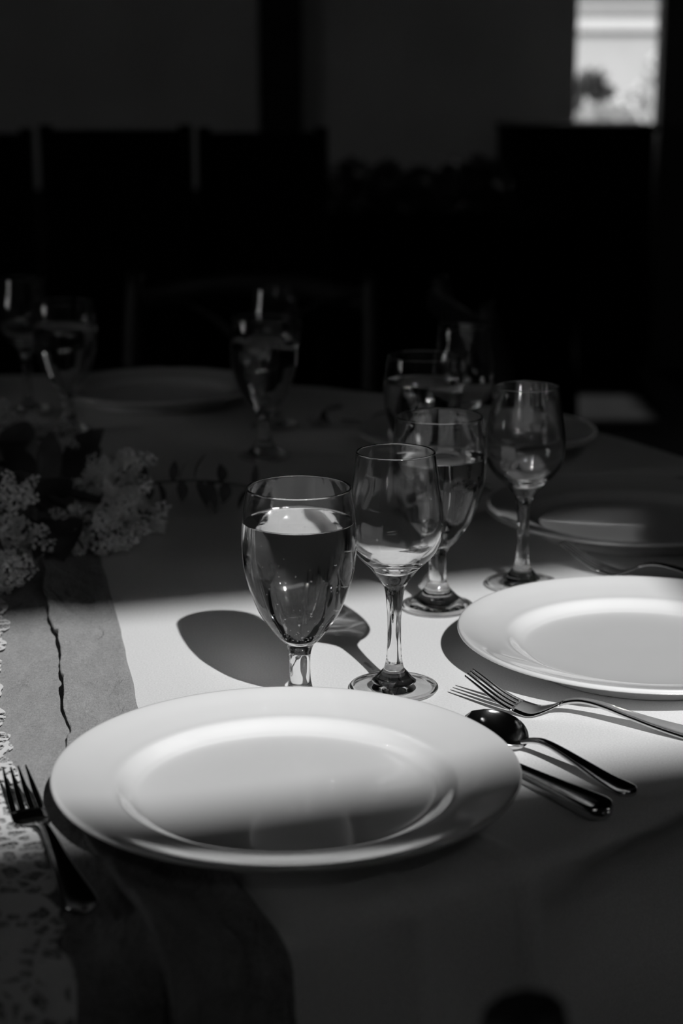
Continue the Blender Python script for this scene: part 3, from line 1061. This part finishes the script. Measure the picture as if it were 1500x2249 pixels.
# the dark leafy sprig reaching over the cloth towards the goblet
a0, a1 = at(330, 1075, 1.76), at(575, 1090, 1.79)
a0.z, a1.z = T + 0.036, T + 0.022
pts = [a0 + (a1 - a0) * (i / 10) + Vector((0, 0, 0.006 * math.sin(i / 10 * PI))) for i in range(11)]
sg = tube('leafy_sprig', [q - FO for q in [FO + Vector((0.02, 0, 0.03))] + pts], 0.0014, M['stem'], fl, 6)
for i in range(11):
    for s in (-1, 1):
        if random.random() < 0.3: continue
        q = pts[i] + Vector((random.uniform(-.005, .005), 0, 0))
        ln = random.uniform(0.7, 1.25)
        e = q + Vector((random.uniform(-.014, .014), 0.010 * s, (0.024 * s + random.uniform(-.006, .004)) * ln))
        e.z = max(e.z, T + 0.003)
        leaf_at('leaf', q, e, random.uniform(0.0045, 0.0075), M['leaf'], sg, 0.2, random.uniform(-0.9, 0.9), FO)

# ------------------------------------------------------------------ chairs
def crossback(x, y, face, label, h=0.88, hw=0.195):
    """dark crossback chair whose back stands at (x, y); it looks along face"""
    r = empty('crossback_chair', (x, y, 0), face - PI / 2)
    tag(r, label, 'chair', 'crossback chairs around the round table')
    m = M['wood_dark']

    def post(s):
        return catmull([(s * hw, -0.03, 0), (s * hw, 0.0, 0.25), (s * (hw + 0.005), 0.01, 0.47), (s * (hw + 0.008), -0.015, 0.68), (s * (hw + 0.004), -0.055, h)], 4)
    for s in (-1, 1):
        p = post(s)
        tube('leg', p, [0.015 + 0.003 * math.sin(PI * i / (len(p) - 1)) for i in range(len(p))], m, r, 10)
        tube('leg', [(s * 0.19, 0.40, 0), (s * 0.185, 0.385, 0.25), (s * 0.18, 0.37, 0.45)], [0.012, 0.017, 0.018], m, r, 10)
        tube('stretcher', [(s * hw, 0.0, 0.2), (s * 0.187, 0.388, 0.2)], 0.009, m, r, 8)
        # one of the two crossed back slats
        bb = catmull([(s * (hw), 0.005, 0.50), (s * 0.09, -0.015, 0.60), (0, -0.032 - 0.006 * s, 0.69), (-s * 0.10, -0.045, 0.77), (-s * (hw), -0.045, 0.81)], 4)
        tube('cross_slat', bb, 0.009, m, r, 8, (1.0, 0.6))
    tr = catmull([(-hw - 0.01, -0.05, h - 0.055), (-0.1, -0.085, h - 0.03), (0, -0.095, h - 0.025), (0.1, -0.085, h - 0.03), (hw + 0.01, -0.05, h - 0.055)], 4)
    tube('top_rail', tr, 0.018, m, r, 10, (0.7, 1.2))
    tube('stretcher', [(-0.187, 0.388, 0.26), (0.187, 0.388, 0.26)], 0.009, m, r, 8)
    bm = bmesh.new()
    box_bm(bm, (0, 0.2, 0.462), (0.42, 0.42, 0.03), 0, 0.012)
    from_bm('seat', bm, m, r)
    return r


crossback(-0.168, 3.22, math.radians(-92), 'dark crossback chair standing behind the far dim plate', 0.835, 0.215)
crossback(0.262, 3.06, math.radians(8), 'dark crossback chair turned side-on, far behind the shaded middle goblet', 0.83)
# near chair, turned sideways to the table: only the top of one back post reaches into the picture
nf = math.atan2(0.42, 0.907)
hd = Vector((math.cos(nf), math.sin(nf), 0))
rt = Vector((math.sin(nf), -math.cos(nf), 0))
c0 = Vector((0.063, 0.548, 0)) + rt * 0.199 + hd * 0.055
crossback(c0.x, c0.y, nf, 'near chair of which only a blurred dark post top shows', 0.878)


def panel_chair(px0, px1, ptop, y, label, rz=0.0):
    a, b = at(px0, ptop, y), at(px1, ptop, y)
    wdt, h = b.x - a.x, a.z
    r = empty('high_back_chair', ((a.x + b.x) / 2, y, 0), rz)
    tag(r, label, 'chair', 'black high-back chairs in the dark')
    m = M['black_paint']
    for s in (-1, 1):
        tube('leg', [(s * (wdt / 2 - 0.02), 0.02, 0), (s * (wdt / 2 - 0.02), 0.0, 0.45), (s * (wdt / 2 - 0.02), -0.02, h + 0.012)], [0.017, 0.02, 0.018], m, r, 8)
        tube('leg', [(s * (wdt / 2 - 0.03), 0.42, 0), (s * (wdt / 2 - 0.03), 0.40, 0.45)], [0.015, 0.02], m, r, 8)
    box('seat', (0, 0.21, 0.46), (wdt, 0.44, 0.05), M['black_cloth'], r, bevel=0.015)
    box('backrest', (0, -0.012, (h + 0.5) / 2), (wdt - 0.01, 0.03, h - 0.5), M['black_cloth'], r, bevel=0.01)
    return r


panel_chair(-235, 76, 292, 4.8, 'black high-back chair cut by the left edge, in front of the grey wall')
panel_chair(86, 424, 284, 4.75, 'black high-back chair left of the dark wall post')
panel_chair(433, 722, 290, 4.8, 'black high-back chair standing before the dark wall post')
# black cabinet below the window
ca, cb = at(1112, 273, 6.95), at(1446, 273, 6.95)
cw, ch = cb.x - ca.x, ca.z
cab = empty('cabinet', ((ca.x + cb.x) / 2, 6.95, 0))
tag(cab, 'black cabinet standing right below the bright window', 'cabinet')
box('body', (0, 0.25, (ch - 0.03 + 0.08) / 2), (cw - 0.02, 0.46, ch - 0.03 - 0.08), M['black_paint'], cab, bevel=0.004)
box('top', (0, 0.245, ch - 0.015), (cw, 0.49, 0.03), M['black_paint'], cab, bevel=0.005)
box('plinth', (0, 0.26, 0.04), (cw - 0.06, 0.42, 0.08), M['black_paint'], cab)
for sx in (-1, 1):
    d = box('door', (sx * (cw / 4 - 0.004), 0.012, (ch + 0.05) / 2), (cw / 2 - 0.016, 0.02, ch - 0.16), M['black_paint'], cab, bevel=0.004)
    tube('knob', [(sx * 0.03, 0.002, ch * 0.6), (sx * 0.03, -0.02, ch * 0.6)], [0.006, 0.011], M['black_paint'], d, 10)

# second table in the dark with a low leafy garland
t2 = empty('side_table', (0.10, 6.0, 0))
tag(t2, 'round table under a black cloth in the dark behind', 'table')
rr = [(0.0, 0.74), (0.66, 0.74), (0.672, 0.735), (0.68, 0.72), (0.70, 0.4), (0.72, 0.02)]
link_mesh('cloth', lathe_mesh('cloth', [q for q in rr][::-1], prof_normals(rr[::-1]), 48), M['black_cloth'], t2, True)
gl = empty('leafy_garland', (0.10, 6.0, 0.742))
tag(gl, 'dark leafy centrepiece silhouetted against the grey wall', 'flowers')
rnd = random.Random(5)
vs, fs = [], []
for (px, top, wpx) in ((770, 350, 70), (850, 358, 50), (920, 372, 60), (1000, 352, 40), (1050, 343, 45), (1090, 356, 25)):
    c = at(px, top, 6.0)
    rx = wpx / FPX * 5.9
    zt = c.z - 0.742
    for k in range(150):
        p = Vector((c.x - 0.10 + rnd.gauss(0, 0.45) * rx, rnd.gauss(0, 0.05), 0))
        dz = max(0.0, 1 - ((p.x - (c.x - 0.10)) / rx) ** 2 * 0.5)
        p.z = rnd.random() ** 0.6 * zt * dz
        a = Vector((rnd.gauss(0, 1), rnd.gauss(0, 1), rnd.gauss(0, .6))).normalized() * 0.03
        b = a.cross(Vector((rnd.gauss(0, 1), rnd.gauss(0, 1), rnd.gauss(0, 1)))).normalized() * 0.013
        k0 = len(vs)
        vs += [p - a, p + b, p + a, p - b]
        for q in vs[-4:]: q.z = max(q.z, 0.0)
        fs.append((k0, k0 + 1, k0 + 2, k0 + 3))
g2 = pydata('foliage', vs, fs, M['leaf'], gl, False)
g2['kind'] = 'stuff'
